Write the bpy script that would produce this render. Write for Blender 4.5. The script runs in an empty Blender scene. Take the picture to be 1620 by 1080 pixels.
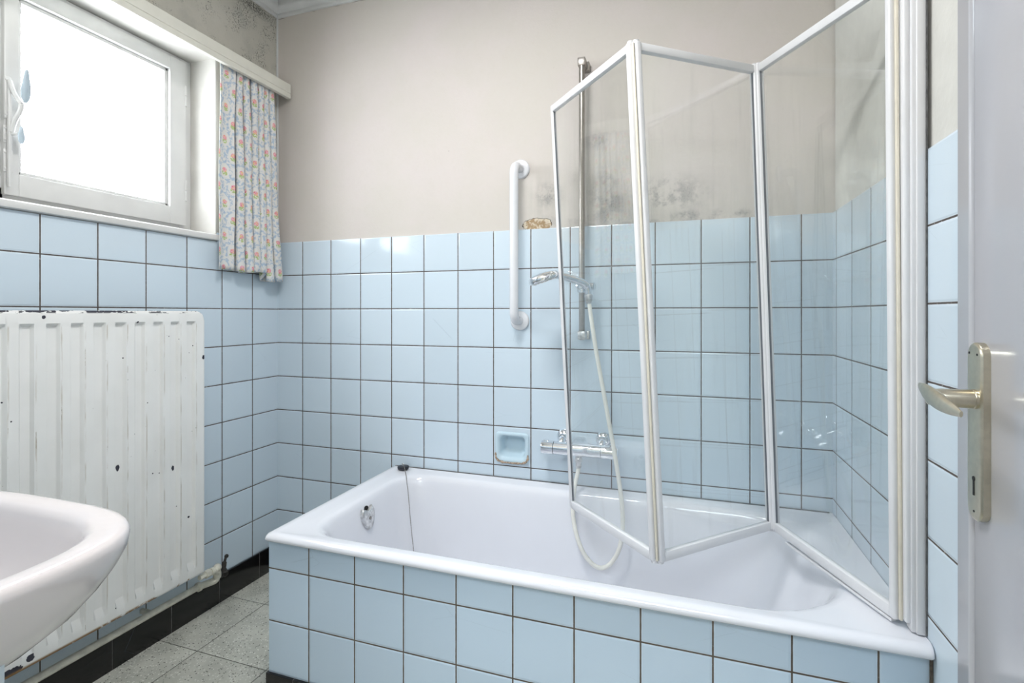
import bpy, bmesh, math, random
from mathutils import Vector, Matrix
random.seed(7)
S = bpy.context.scene
C = S.collection
PI = math.pi

# ------------------------------------------------------------------ room coordinates
# X runs along the back wall from its left corner, Y from the back wall towards the
# doorway, Z is measured on the tile grid; floor of the room at Z = 0.133.
FL = 0.133
def V(x, y, z): return Vector((x, -y, z - FL))
P = 0.153                      # tile pitch
W = 2.2186                     # right wall
ZT = 1.613                     # top of the tiling
ZR = 1.3095                    # a horizontal joint
NEAR = 1.83                    # doorway wall
CEIL = 2.735

# ------------------------------------------------------------------ camera
cd = bpy.data.cameras.new('camera'); cam = bpy.data.objects.new('camera', cd); C.objects.link(cam)
cam.location = V(1.7601, 1.8659, 1.2905)
cam.rotation_euler = (PI/2, 0, 0.3232)
cd.sensor_fit = 'HORIZONTAL'; cd.sensor_width = 36.0
cd.lens = 802.09/1620*36.0
cd.shift_y = -(540-495.47)/1620
cd.clip_start = 0.02
S.camera = cam

# ------------------------------------------------------------------ view, world, lights
S.view_settings.view_transform = 'Standard'
S.view_settings.look = 'None'
S.view_settings.gamma = 1.0
S.view_settings.use_curve_mapping = False
S.view_settings.exposure = 0.20
wd = bpy.data.worlds.new('overcast_sky'); S.world = wd; wd.use_nodes = True
bgn = wd.node_tree.nodes['Background']
bgn.inputs[0].default_value = (0.93, 0.97, 1.0, 1); bgn.inputs[1].default_value = 11.5

def area(name, loc, direction, sx, sy, power, color=(1, 1, 1), portal=False):
    l = bpy.data.lights.new(name, 'AREA'); l.shape = 'RECTANGLE'; l.size = sx; l.size_y = sy
    l.energy = power; l.color = color
    if portal: l.cycles.is_portal = True
    o = bpy.data.objects.new(name, l); C.objects.link(o)
    o.location = loc
    o.rotation_euler = Vector(direction).to_track_quat('-Z', 'Y').to_euler()
    return o
area('window_portal', V(-0.20, 0.94, 2.0), (1, 0, 0), 1.3, 0.8, 1, portal=True)
area('room_fill_light', V(1.2, 1.12, CEIL-0.10), (0, 0, -1), 0.34, 0.34, 19, (1.0, 1.0, 1.0))  # added fill light for the room, source out of view
area('hall_fill_light', V(1.75, 2.9, 2.6), (0, -0.0, -1), 0.9, 0.9, 33, (0.80, 0.90, 1.0))  # added fill light in the unseen hall behind the camera

# ------------------------------------------------------------------ node helpers
class NT:
    def __init__(s, name):
        s.m = bpy.data.materials.new(name); s.m.use_nodes = True
        s.t = s.m.node_tree; s.t.nodes.clear()
        s.out = s.n('ShaderNodeOutputMaterial')
    def n(s, t, **k):
        a = s.t.nodes.new(t)
        for q, v in k.items(): setattr(a, q, v)
        return a
    def put(s, sock, v):
        if isinstance(v, bpy.types.NodeSocket): s.t.links.new(v, sock)
        elif v is not None:
            if hasattr(sock.default_value, '__len__') and not hasattr(v, '__len__'): v = (v,)*len(sock.default_value)
            if hasattr(v, '__len__') and len(v) == 3 and len(sock.default_value) == 4: v = (*v, 1)
            sock.default_value = v
    def math(s, op, a, b=None, c=None, clamp=False):
        k = s.n('ShaderNodeMath', operation=op, use_clamp=clamp)
        s.put(k.inputs[0], a)
        if b is not None: s.put(k.inputs[1], b)
        if c is not None: s.put(k.inputs[2], c)
        return k.outputs[0]
    def vmath(s, op, a, b=None):
        k = s.n('ShaderNodeVectorMath', operation=op); s.put(k.inputs[0], a)
        if b is not None: s.put(k.inputs[1], b)
        return k.outputs['Value'] if op in ('LENGTH', 'DISTANCE', 'DOT_PRODUCT') else k.outputs[0]
    def pos(s):
        g = s.n('ShaderNodeNewGeometry'); x = s.n('ShaderNodeSeparateXYZ'); s.t.links.new(g.outputs['Position'], x.inputs[0])
        s.P = g.outputs['Position']
        return x.outputs[0], s.math('MULTIPLY', x.outputs[1], -1), s.math('ADD', x.outputs[2], FL)   # room coords
    def xyz(s, a, b, c):
        k = s.n('ShaderNodeCombineXYZ'); s.put(k.inputs[0], a); s.put(k.inputs[1], b); s.put(k.inputs[2], c); return k.outputs[0]
    def step(s, v, a, b, lo=0., hi=1., smooth=True):
        k = s.n('ShaderNodeMapRange', interpolation_type='SMOOTHSTEP' if smooth else 'LINEAR')
        for q, w in zip(range(5), (v, a, b, lo, hi)): s.put(k.inputs[q], w)
        return k.outputs[0]
    def mix(s, f, a, b, mode='MIX'):
        k = s.n('ShaderNodeMix', data_type='RGBA', blend_type=mode); s.put(k.inputs[0], f); s.put(k.inputs[6], a); s.put(k.inputs[7], b)
        return k.outputs[2]
    def noise(s, vec, scale, detail=3, rough=.55, out=0):
        k = s.n('ShaderNodeTexNoise'); s.put(k.inputs['Vector'], vec); k.inputs['Scale'].default_value = scale
        k.inputs['Detail'].default_value = detail; k.inputs['Roughness'].default_value = rough
        return k.outputs[out]
    def voro(s, vec, scale, out='Distance', feature='F1', rnd=1.):
        k = s.n('ShaderNodeTexVoronoi', feature=feature); s.put(k.inputs['Vector'], vec); k.inputs['Scale'].default_value = scale
        k.inputs['Randomness'].default_value = rnd
        return k.outputs[out]
    def bump(s, h, dist, strength=1.):
        k = s.n('ShaderNodeBump'); s.put(k.inputs['Height'], h); k.inputs['Distance'].default_value = dist; k.inputs['Strength'].default_value = strength
        return k.outputs[0]
    def bsdf(s, col, rough=.5, metal=0., normal=None, coat=0., spec=.5, **k):
        b = s.n('ShaderNodeBsdfPrincipled'); s.put(b.inputs['Base Color'], col); s.put(b.inputs['Roughness'], rough); s.put(b.inputs['Metallic'], metal)
        b.inputs['Specular IOR Level'].default_value = spec
        if coat: b.inputs['Coat Weight'].default_value = coat; b.inputs['Coat Roughness'].default_value = .05
        if normal is not None: s.put(b.inputs['Normal'], normal)
        s.t.links.new(b.outputs[0], s.out.inputs[0])
        return s.m

def plain(name, col, rough=.4, metal=0., noise_amt=.03, scale=25, coat=0., spec=.5, bump=0.):
    t = NT(name); x, y, z = t.pos()
    f = t.noise(t.P, scale, 3)
    v = t.step(f, .3, .7, 1-noise_amt, 1+noise_amt)
    c = t.vmath('SCALE', col); 
    k = t.t.nodes[-1]; t.put(k.inputs['Scale'], v)
    nrm = t.bump(t.noise(t.P, scale*4, 2), bump) if bump else None
    return t.bsdf(c, rough, metal, nrm, coat, spec)

GROUT = (.085, .07, .062)
TILE = (.60, .70, .78)
def tile_mat(name, axis, off, tile=TILE, offz=ZR, pitch=P, half=.0020, rough=.1, grout=GROUT, var=.035, wave=.0005, pitchz=None, lightgrout=.12):
    t = NT(name); x, y, z = t.pos(); h = {'X': x, 'Y': y}[axis]
    pz = pitchz or pitch
    hs = t.math('SUBTRACT', h, off); zs = t.math('SUBTRACT', z, offz)
    dh = t.math('PINGPONG', hs, pitch/2); dz = t.math('PINGPONG', zs, pz/2)
    d = t.math('MINIMUM', dh, dz)
    wob = t.math('MULTIPLY', t.math('SUBTRACT', t.noise(t.P, 60, 2), .5), .0009)
    dd = t.math('ADD', d, wob)
    g = t.step(dd, half-.0004, half+.0004, 1, 0)
    cid = t.xyz(t.math('FLOOR', t.math('DIVIDE', hs, pitch)), t.math('FLOOR', t.math('DIVIDE', zs, pz)), 3.3)
    wn = t.n('ShaderNodeTexWhiteNoise', noise_dimensions='3D'); t.put(wn.inputs[0], cid)
    sc = t.step(wn.outputs[0], 0, 1, 1-var, 1+var, False)
    k = t.n('ShaderNodeVectorMath', operation='SCALE'); t.put(k.inputs[0], tile); t.put(k.inputs['Scale'], sc)
    # slightly brighter, thicker glaze on the tile's edge and faint crazing scratches
    col = t.mix(t.step(dd, half, half+.003, .35, 0), k.outputs[0], (min(1, tile[0]*1.25+.05), min(1, tile[1]*1.15+.04), min(1, tile[2]*1.1+.04)))
    scr = t.voro(t.xyz(t.math('MULTIPLY', h, 1.0), y, t.math('MULTIPLY', z, 2.6)), 3.1, 'Distance', 'DISTANCE_TO_EDGE')
    scm = t.math('MULTIPLY', t.step(scr, 0, .004, 1, 0), t.step(t.noise(t.P, 5, 2), .55, .62))
    col = t.mix(t.math('MULTIPLY', scm, .16), col, (.15, .22, .27))
    gn = t.noise(t.P, 75, 3, .7)
    gcol = t.mix(t.step(gn, .62, .68, 0, lightgrout*4), grout, (.55, .53, .5))
    gcol = t.mix(t.step(t.noise(t.P, 14, 2), .4, .7, 0, .5), gcol, (grout[0]*.45, grout[1]*.45, grout[2]*.45))
    col = t.mix(g, col, gcol)
    r = t.mix(g, (rough,)*3, (.8,)*3)
    edge = t.step(dd, half, half+.005, 0, 1)
    tilt = t.math('MULTIPLY', t.noise(t.xyz(h, y, z), 9, 1), .6)
    hh = t.math('ADD', edge, tilt)
    nb = t.bump(hh, wave*2.0)
    return t.bsdf(col, r, 0, nb)

def ell(t, a, b, ca, cb, ra, rb, inner=.1, outer=1.1):
    da = t.math('DIVIDE', t.math('SUBTRACT', a, ca), ra); db = t.math('DIVIDE', t.math('SUBTRACT', b, cb), rb)
    d = t.vmath('LENGTH', t.xyz(da, db, 0))
    return t.step(d, inner, outer, 1, 0)
def addm(t, *ms):
    r = ms[0]
    for m in ms[1:]: r = t.math('MAXIMUM', r, m)
    return r

def plaster_back():
    t = NT('cream_plaster_with_mould'); x, y, z = t.pos()
    n1 = t.noise(t.P, 3.0, 4); n2 = t.noise(t.P, 60, 4, .7); n3 = t.noise(t.P, 160, 3, .8)
    col = t.mix(t.step(n1, .35, .68), (.60, .56, .515), (.625, .57, .545))
    col = t.mix(t.math('MULTIPLY', t.step(n2, .45, .75), .08), col, (.5, .45, .36))
    # greenish grey damp veil round the shower, dripping streaks
    veil = addm(t, ell(t, x, z, 1.47, 1.82, .17, .34), t.math('MULTIPLY', ell(t, x, z, 1.62, 1.66, .5, .17), .8), ell(t, x, z, 1.28, 1.73, .16, .14))
    streak = t.noise(t.xyz(t.math('MULTIPLY', x, 30), y, t.math('MULTIPLY', z, 2)), 2.0, 4)
    vm = t.math('MULTIPLY', veil, t.step(t.math('MULTIPLY', t.math('ADD', streak, t.noise(t.P, 9, 5, .7)), .5), .38, .62, .03, .5))
    col = t.mix(vm, col, (.42, .42, .375))
    # speckles of mould
    sp = t.step(n3, .50, .60)
    clump = t.step(t.noise(t.P, 16, 4, .7), .43, .60)
    area_ = addm(t, ell(t, x, z, 1.50, 1.70, .09, .17), ell(t, x, z, 1.72, 1.71, .17, .085), ell(t, x, z, 1.78, 1.632, .10, .03), ell(t, x, z, 1.89, 1.63, .05, .025),
                 ell(t, x, z, 1.95, 1.63, .045, .022), ell(t, x, z, 1.28, 1.74, .07, .06), t.math('MULTIPLY', ell(t, x, z, 1.41, 1.64, .26, .05), .6), t.math('MULTIPLY', ell(t, x, z, 1.47, 1.93, .06, .05), .8), t.math('MULTIPLY', ell(t, x, z, 1.70, 1.615, .5, .016), .9))
    mm = t.math('MULTIPLY', area_, t.math('MAXIMUM', t.math('MULTIPLY', sp, clump), t.math('MULTIPLY', clump, .6)))
    col = t.mix(t.math('MULTIPLY', mm, .72), col, (.14, .135, .15))
    # blown brown plaster above the tiles
    e = t.math('ADD', ell(t, x, z, 1.235, 1.63, .085, .036, .2, 1.0), t.math('MULTIPLY', t.math('SUBTRACT', t.noise(t.P, 35, 3, .7), .5), 1.1))
    pm = t.step(e, .34, .42)
    bc = t.mix(t.step(t.noise(t.P, 55, 3, .7), .42, .58), (.36, .25, .14), (.66, .58, .46))
    col = t.mix(pm, col, bc)
    rim = t.math('MULTIPLY', t.step(e, .28, .34), t.step(e, .34, .42, 1, 0))
    col = t.mix(t.math('MULTIPLY', rim, t.step(t.noise(t.P, 50, 2), .45, .55)), col, (.06, .045, .03))
    # thin crack line just above the tile edge and specks under the cornice
    ln = t.math('MULTIPLY', t.step(t.math('ABSOLUTE', t.math('SUBTRACT', z, t.math('ADD', 2.640, t.math('MULTIPLY', t.noise(t.P, 20, 2), .006)))), .0005, .002, 1, 0), t.step(t.noise(t.P, 11, 2), .45, .55))
    col = t.mix(t.math('MULTIPLY', ln, .7), col, (.1, .09, .08))
    h = t.math('ADD', t.math('MULTIPLY', n2, .5), t.math('MULTIPLY', pm, -3))
    return t.bsdf(col, .75, 0, t.bump(h, .0012))

def plaster_left():
    t = NT('grey_plaster_with_black_mould'); x, y, z = t.pos()
    n1 = t.noise(t.P, 4, 4); n3 = t.noise(t.P, 150, 3, .8); n2 = t.noise(t.P, 60, 4, .7)
    col = t.mix(t.step(n1, .35, .65), (.50, .485, .43), (.57, .55, .49))
    clump = t.step(t.noise(t.P, 9, 4, .7), .46, .60)
    inarea = t.step(z, 2.3, 2.36)
    m = t.math('MULTIPLY', t.math('MULTIPLY', t.step(n3, .53, .58), clump), inarea)
    top = t.math('MULTIPLY', ell(t, y, z, .13, 2.625, .16, .04), t.step(n3, .42, .55))
    m = t.math('MAXIMUM', t.math('MULTIPLY', m, .85), top)
    col = t.mix(t.math('MULTIPLY', m, .9), col, (.03, .032, .03))
    col = t.mix(t.math('MULTIPLY', t.math('MULTIPLY', t.step(t.noise(t.P, 8, 4), .5, .7), .35), inarea), col, (.26, .27, .25))
    return t.bsdf(col, .8, 0, t.bump(n2, .001))

def terrazzo():
    t = NT('grey_green_terrazzo_tiles'); x, y, z = t.pos()
    T = .2955
    dx = t.math('PINGPONG', t.math('SUBTRACT', x, .185), T/2); dy = t.math('PINGPONG', t.math('SUBTRACT', y, .265), T/2)
    g = t.step(t.math('MINIMUM', dx, dy), .0008, .0018, 1, 0)
    ci = t.xyz(t.math('FLOOR', t.math('DIVIDE', t.math('SUBTRACT', x, .185), T)), t.math('FLOOR', t.math('DIVIDE', t.math('SUBTRACT', y, .265), T)), 1)
    wn = t.n('ShaderNodeTexWhiteNoise', noise_dimensions='3D'); t.put(wn.inputs[0], ci)
    base = t.mix(t.step(t.noise(t.P, 9, 4), .3, .7), (.45, .455, .40), (.60, .60, .53))
    vc = t.voro(t.P, 165, 'Color'); s = t.n('ShaderNodeSeparateColor'); t.put(s.inputs[0], vc)
    vd = t.voro(t.P, 165, 'Distance')
    light = t.math('MULTIPLY', t.step(s.outputs[0], .70, .74), t.step(vd, .35, .5, 1, 0))
    dark = t.math('MULTIPLY', t.step(s.outputs[1], .78, .82), t.step(vd, .3, .42, 1, 0))
    col = t.mix(light, base, (.72, .72, .66)); col = t.mix(dark, col, (.07, .07, .055))
    k = t.n('ShaderNodeVectorMath', operation='SCALE'); t.put(k.inputs[0], col); t.put(k.inputs['Scale'], t.step(wn.outputs[0], 0, 1, .9, 1.12, False))
    col = t.mix(g, k.outputs[0], (.09, .085, .07))
    return t.bsdf(col, .42, 0, t.bump(t.math('MULTIPLY', g, -1), .001))

def radiator_mat():
    t = NT('chipped_white_radiator_enamel'); x, y, z = t.pos()
    n = t.noise(t.P, 6, 3)
    col = t.mix(t.step(n, .3, .7), (.79, .79, .77), (.84, .84, .825))
    # dirt in the channel edges
    d = t.math('PINGPONG', t.math('SUBTRACT', y, .4965-.0045), .03)
    dm = t.math('MULTIPLY', t.step(d, .0, .0035, 1, 0), t.step(t.noise(t.xyz(x, t.math('MULTIPLY', y, 20), t.math('MULTIPLY', z, 3)), 4, 3), .4, .65))
    dm = t.math('MULTIPLY', dm, t.math('MULTIPLY', t.step(z, 1.26, 1.25), t.step(z, .37, .39)))
    col = t.mix(t.math('MULTIPLY', dm, .6), col, (.42, .36, .27))
    rs = t.math('MULTIPLY', t.step(d, .0, .0016, 1, 0), t.step(t.noise(t.xyz(x, t.math('MULTIPLY', y, 16.7), t.math('MULTIPLY', z, 4)), 5, 4, .7), .58, .64))
    rs = t.math('MULTIPLY', rs, t.math('MULTIPLY', t.step(z, 1.255, 1.25), t.step(y, .6, .95, .35, 1)))
    col = t.mix(t.math('MULTIPLY', rs, .8), col, (.22, .16, .08))
    # chips along the top edge
    ch = t.noise(t.xyz(t.math('MULTIPLY', x, 20), t.math('MULTIPLY', y, 26), t.math('MULTIPLY', z, 70)), 1.0, 4, .6)
    top = t.math('MULTIPLY', t.step(z, 1.2885, 1.294), t.step(t.math('ADD', ch, t.step(y, .45, .9, -.05, .035)), .505, .525))
    fine = t.math('MULTIPLY', t.step(t.voro(t.P, 30, 'Distance'), .055, .075, 1, 0), t.step(t.noise(t.P, 7, 2), .5, .56))
    spots = None
    for (sy, sz, ra, rb) in ((.7555, .8068, .007, .012), (.5746, .7543, .006, .011), (.515, .5635, .005, .005), (1.03, .352, .034, .014), (.985, .365, .012, .012), (.7, 1.262, .004, .004), (.955, 1.28, .006, .006), (.461, 1.13, .012, .010)):
        e = t.math('ADD', ell(t, y, z, sy, sz, ra*1.5, rb*1.5, 0, 1), t.math('MULTIPLY', t.math('SUBTRACT', t.noise(t.P, 120, 2), .5), .9))
        e = t.step(e, .42, .5)
        spots = e if spots is None else t.math('MAXIMUM', spots, e)
    m = addm(t, top, fine, spots)
    col = t.mix(m, col, (.035, .035, .05))
    rb = t.math('MULTIPLY', t.step(z, .345, .353, 1, 0), t.step(t.math('ADD', t.noise(t.P, 30, 3, .7), t.step(y, .5, .95, -.12, .16)), .42, .52))
    col = t.mix(rb, col, (.30, .17, .07))
    return t.bsdf(col, t.mix(m, (.32,)*3, (.8,)*3), 0, t.bump(m, -.0006))

def glass_mat(name, tint=(.985, .995, .990), f0=.085, rough=0.0, smear=True):
    t = NT(name)
    lw = t.n('ShaderNodeLayerWeight'); lw.inputs[0].default_value = .5
    f = t.math('ADD', f0, t.math('MULTIPLY', 1-f0, t.math('POWER', lw.outputs['Facing'], 5)))
    tr = t.n('ShaderNodeBsdfTransparent'); tr.inputs[0].default_value = (*tint, 1)
    gl = t.n('ShaderNodeBsdfGlossy'); gl.inputs['Roughness'].default_value = rough; gl.inputs[0].default_value = (1, 1, 1, 1)
    mx = t.n('ShaderNodeMixShader'); t.put(mx.inputs[0], f); t.t.links.new(tr.outputs[0], mx.inputs[1]); t.t.links.new(gl.outputs[0], mx.inputs[2])
    last = mx.outputs[0]
    if smear:   # limescale film and dried water runs
        x, y, z = t.pos()
        sm = t.step(t.noise(t.xyz(t.math('MULTIPLY', x, 12), t.math('MULTIPLY', y, 12), t.math('MULTIPLY', z, 1.2)), 3, 5, .6), .5, .85, .0, .05)
        df = t.n('ShaderNodeBsdfDiffuse'); df.inputs[0].default_value = (.8, .8, .78, 1)
        m2 = t.n('ShaderNodeMixShader'); t.put(m2.inputs[0], sm); t.t.links.new(last, m2.inputs[1]); t.t.links.new(df.outputs[0], m2.inputs[2])
        last = m2.outputs[0]
    t.t.links.new(last, t.out.inputs[0])
    return t.m

def frosted():
    t = NT('frosted_window_glass')
    tr = t.n('ShaderNodeBsdfTransparent'); tr.inputs[0].default_value = (.96, .97, .98, 1)
    tl = t.n('ShaderNodeBsdfTranslucent'); tl.inputs[0].default_value = (.95, .95, .95, 1)
    x, y, z = t.pos()
    gl = t.n('ShaderNodeBsdfGlossy'); gl.inputs['Roughness'].default_value = .15
    a = t.n('ShaderNodeMixShader'); t.put(a.inputs[0], t.step(t.noise(t.P, 40, 3), .4, .6, .25, .35)); t.t.links.new(tr.outputs[0], a.inputs[1]); t.t.links.new(tl.outputs[0], a.inputs[2])
    b = t.n('ShaderNodeMixShader'); b.inputs[0].default_value = .05; t.t.links.new(a.outputs[0], b.inputs[1]); t.t.links.new(gl.outputs[0], b.inputs[2])
    t.t.links.new(b.outputs[0], t.out.inputs[0])
    return t.m

def curtain_mat():
    t = NT('floral_cotton_print')
    uv = t.n('ShaderNodeUVMap'); sx = t.n('ShaderNodeSeparateXYZ'); t.t.links.new(uv.outputs[0], sx.inputs[0])
    u, v = sx.outputs[0], sx.outputs[1]
    wn = t.noise(t.xyz(u, v, 0), 50, 2, .5, 1); ws = t.n('ShaderNodeSeparateXYZ'); t.put(ws.inputs[0], wn)
    u = t.math('ADD', u, t.math('MULTIPLY', t.math('SUBTRACT', ws.outputs[0], .5), .008)); v = t.math('ADD', v, t.math('MULTIPLY', t.math('SUBTRACT', ws.outputs[1], .5), .008))
    A, B = .074, .128          # repeat
    def cell(du, dv):
        a = t.math('WRAP', t.math('ADD', u, du), A/2, -A/2); b = t.math('WRAP', t.math('ADD', v, dv), B/2, -B/2)
        return a, b
    base = (.80, .79, .765)
    col = base
    blue = None
    for du, dv in ((0, 0), (A/2, B/2)):
        a, b = cell(du, dv)
        r = t.vmath('LENGTH', t.xyz(t.math('DIVIDE', a, .027), t.math('DIVIDE', b, .038), 0))
        ring = t.step(t.math('ABSOLUTE', t.math('SUBTRACT', r, 1.0)), .10, .30, 1, 0)
        blue = ring if blue is None else t.math('MAXIMUM', blue, ring)
    a, b = cell(A/2, 0)
    star = t.math('MULTIPLY', t.math('ABSOLUTE', a), t.math('ABSOLUTE', b))
    r = t.vmath('LENGTH', t.xyz(a, b, 0))
    st = t.math('MULTIPLY', t.step(star, .00001, .00003, 1, 0), t.step(r, .012, .016, 1, 0))
    brk = t.step(t.noise(t.xyz(u, v, 0), 85, 2), .42, .58)
    bl = t.math('MULTIPLY', t.math('MAXIMUM', blue, st), brk)
    col = t.mix(t.math('MULTIPLY', bl, .75), col, (.36, .50, .66))
    for du, dv in ((0, 0), (A/2, B/2)):
        a, b = cell(du, dv)
        leaf = t.vmath('LENGTH', t.xyz(t.math('DIVIDE', a, .0135), t.math('DIVIDE', t.math('ADD', b, .009), .0110), 0))
        lf = t.math('MULTIPLY', t.step(leaf, .8, 1., 1, 0), t.step(t.noise(t.xyz(u, v, 0), 170, 2), .42, .5))
        col = t.mix(t.math('MULTIPLY', lf, .85), col, (.42, .55, .16))
        fl = t.vmath('LENGTH', t.xyz(t.math('DIVIDE', a, .0115), t.math('DIVIDE', t.math('SUBTRACT', b, .004), .011), 0))
        pet = t.mix(t.step(t.noise(t.xyz(u, v, 0), 220, 2), .42, .55), (.80, .20, .22), (.85, .50, .62))
        pet = t.mix(t.step(t.noise(t.xyz(u, v, 3), 120, 1), .56, .6), pet, (.88, .60, .25))
        col = t.mix(t.math('MULTIPLY', t.step(fl, .75, 1., 1, 0), .9), col, pet)
    d = t.n('ShaderNodeBsdfDiffuse'); t.put(d.inputs[0], col)
    wv = t.noise(t.xyz(t.math('MULTIPLY', u, 1), v, 0), 900, 2)
    bn = t.bump(wv, .0004); t.put(d.inputs['Normal'], bn)
    tl = t.n('ShaderNodeBsdfTranslucent'); t.put(tl.inputs[0], col)
    m = t.n('ShaderNodeMixShader'); m.inputs[0].default_value = .15; t.t.links.new(d.outputs[0], m.inputs[1]); t.t.links.new(tl.outputs[0], m.inputs[2])
    t.t.links.new(m.outputs[0], t.out.inputs[0])
    return t.m

M = {}
M['tile_back'] = tile_mat('blue_glazed_tiles_back', 'X', .1406)
M['tile_left'] = tile_mat('blue_glazed_tiles_left', 'Y', .1439)
M['tile_right'] = tile_mat('blue_glazed_tiles_right', 'Y', .0380)
M['tile_near'] = tile_mat('blue_glazed_tiles_near', 'X', .05)
M['tile_front'] = tile_mat('blue_glazed_tiles_bath_front', 'X', .7532-P, (.555, .675, .79), half=.0019, lightgrout=.04, grout=(.11, .085, .065))
M['tile_side'] = tile_mat('blue_glazed_tiles_bath_side', 'Y', .6810-P)
BLK = (.006, .006, .0065)
M['black_left'] = tile_mat('black_skirting_left', 'Y', .1143, BLK, offz=0, pitch=.2014, pitchz=9, half=.0005, grout=(.25, .25, .24), var=0, wave=.0001, rough=.2)
M['black_x'] = tile_mat('black_skirting_back', 'X', .7032-.2*3, BLK, offz=0, pitch=.2, pitchz=9, half=.0006, grout=(.2, .2, .2), var=0, wave=.0001, rough=.2)
M['plaster_back'] = plaster_back()
M['plaster_left'] = plaster_left()
M['plaster'] = plain('cream_plaster', (.66, .62, .55), .75, bump=.0006, scale=20)
M['plaster_right'] = plain('pale_grey_plaster', (.62, .61, .57), .7, bump=.0005, scale=20)
M['ceiling'] = plain('white_ceiling_paint', (.72, .72, .71), .7)
M['cornice'] = plain('white_cornice_paint', (.66, .67, .67), .6, noise_amt=.06, scale=9)
M['floor'] = terrazzo()
M['window_wood'] = plain('white_aged_window_paint', (.63, .63, .62), .35, scale=8)
M['white_wood'] = plain('white_gloss_woodwork', (.80, .80, .79), .3, scale=8)
M['reveal'] = plain('white_painted_reveal', (.62, .605, .57), .6, scale=9, noise_amt=.05, bump=.0004)
M['shaded_door'] = plain('shaded_white_door_paint', (.41, .41, .435), .13, scale=4, noise_amt=.02, bump=.0002)  # white door, its shade put into a greyer base colour
M['cream_wood'] = plain('cream_gloss_pelmet', (.70, .69, .62), .35, scale=15)
M['enamel'] = plain('white_bath_enamel', (.755, .765, .81), .09, scale=3, noise_amt=.012, coat=.3)
M['basin'] = plain('pale_pink_glazed_ceramic', (.69, .64, .635), .1, scale=3, noise_amt=.01, coat=.3)
M['lacquer'] = plain('white_lacquered_aluminium', (.70, .70, .715), .28, scale=10, noise_amt=.015)
M['seal'] = plain('yellowed_plastic_seal', (.72, .67, .56), .5, scale=30)
M['darkgasket'] = plain('dark_rubber_gasket', (.10, .11, .13), .6)
M['plastic'] = plain('white_nylon', (.74, .75, .78), .25, scale=12, noise_amt=.01)
M['screwcap'] = plain('grey_screw_cap', (.55, .60, .62), .4)
M['chrome'] = plain('chrome', (.82, .84, .87), .09, 1., noise_amt=.01)
M['dullchrome'] = plain('dull_spotted_chrome', (.36, .335, .31), .32, 1., noise_amt=.06, scale=90)
M['scalechrome'] = plain('limescaled_chrome', (.66, .66, .66), .3, .9, noise_amt=.25, scale=70)
M['hose'] = plain('cream_plastic_hose', (.80, .79, .73), .35)
M['rubber'] = plain('black_rubber', (.015, .017, .025), .4)
M['brass'] = plain('pale_anodised_bronze', (.58, .53, .42), .28, 1., noise_amt=.05, scale=120)
M['keyhole'] = plain('keyhole_black', (.01, .01, .01), .8)
M['radiator'] = radiator_mat()
M['pipe'] = plain('cream_painted_pipe', (.66, .64, .55), .4, noise_amt=.12, scale=40)
M['oldblack'] = plain('blackened_brass_valve', (.03, .027, .024), .55, .3, noise_amt=.4, scale=90)
M['dish'] = tile_mat('blue_glazed_soap_dish', 'X', 50, (.55, .69, .77), offz=50, pitch=3, var=0)
M['brokenglaze'] = plain('broken_brown_ceramic', (.42, .32, .24), .8, noise_amt=.55, scale=160, bump=.002)
M['grout'] = plain('brown_grout_bead', (.13, .105, .08), .85, noise_amt=.4, scale=70, bump=.001)
M['caulk'] = plain('grey_caulk', (.12, .12, .12), .7, noise_amt=.35, scale=60)
M['handle_grey'] = plain('grey_blue_enamel_handle', (.42, .50, .56), .25)
M['support'] = plain('pale_blue_panel_paint', (.62, .70, .75), .35)
M['glass'] = glass_mat('clear_shower_glass')
M['frosted'] = frosted()
M['curtain'] = curtain_mat()
M['shade'] = plain('opal_lamp_glass', (.85, .85, .82), .3)

# ------------------------------------------------------------------ mesh helpers (room coordinates)
ORG = {}
def tag(o, label=None, cat=None, group=None, kind=None):
    if label: o['label'] = label
    if cat: o['category'] = cat
    if group: o['group'] = group
    if kind: o['kind'] = kind
    return o
def thing(name, loc, label, cat, group=None):
    o = bpy.data.objects.new(name, None); C.objects.link(o); o.empty_display_size = .05
    o.location = V(*loc); ORG[o.name] = V(*loc)
    return tag(o, label, cat, group)
def obj(name, bm, mat, parent=None, sharp=35, smooth=True):
    for v in bm.verts: v.co = V(*v.co)
    bmesh.ops.reverse_faces(bm, faces=bm.faces[:])
    if sharp is not None:
        for f in bm.faces: f.smooth = smooth
        for e in bm.edges:
            if len(e.link_faces) == 2 and e.calc_face_angle(0) > math.radians(sharp): e.smooth = False
    if parent is None:
        lo = Vector([min(v.co[i] for v in bm.verts) for i in range(3)]); hi = Vector([max(v.co[i] for v in bm.verts) for i in range(3)])
        org = Vector(((lo.x+hi.x)/2, (lo.y+hi.y)/2, lo.z))
    else: org = ORG[parent.name]
    for v in bm.verts: v.co -= org
    me = bpy.data.meshes.new(name); bm.to_mesh(me); bm.free()
    me.materials.append(M[mat])
    o = bpy.data.objects.new(name, me); C.objects.link(o)
    ORG[o.name] = org
    if parent is None: o.location = org
    else: o.parent = parent
    return o
def struct(name, bm, mat, parent=None, **k):
    o = obj(name, bm, mat, parent, **k)
    if parent is None: o['kind'] = 'structure'
    return o
def NB(): return bmesh.new()
def fixn(bm, geom=None):
    bmesh.ops.recalc_face_normals(bm, faces=geom or bm.faces[:])
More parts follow.
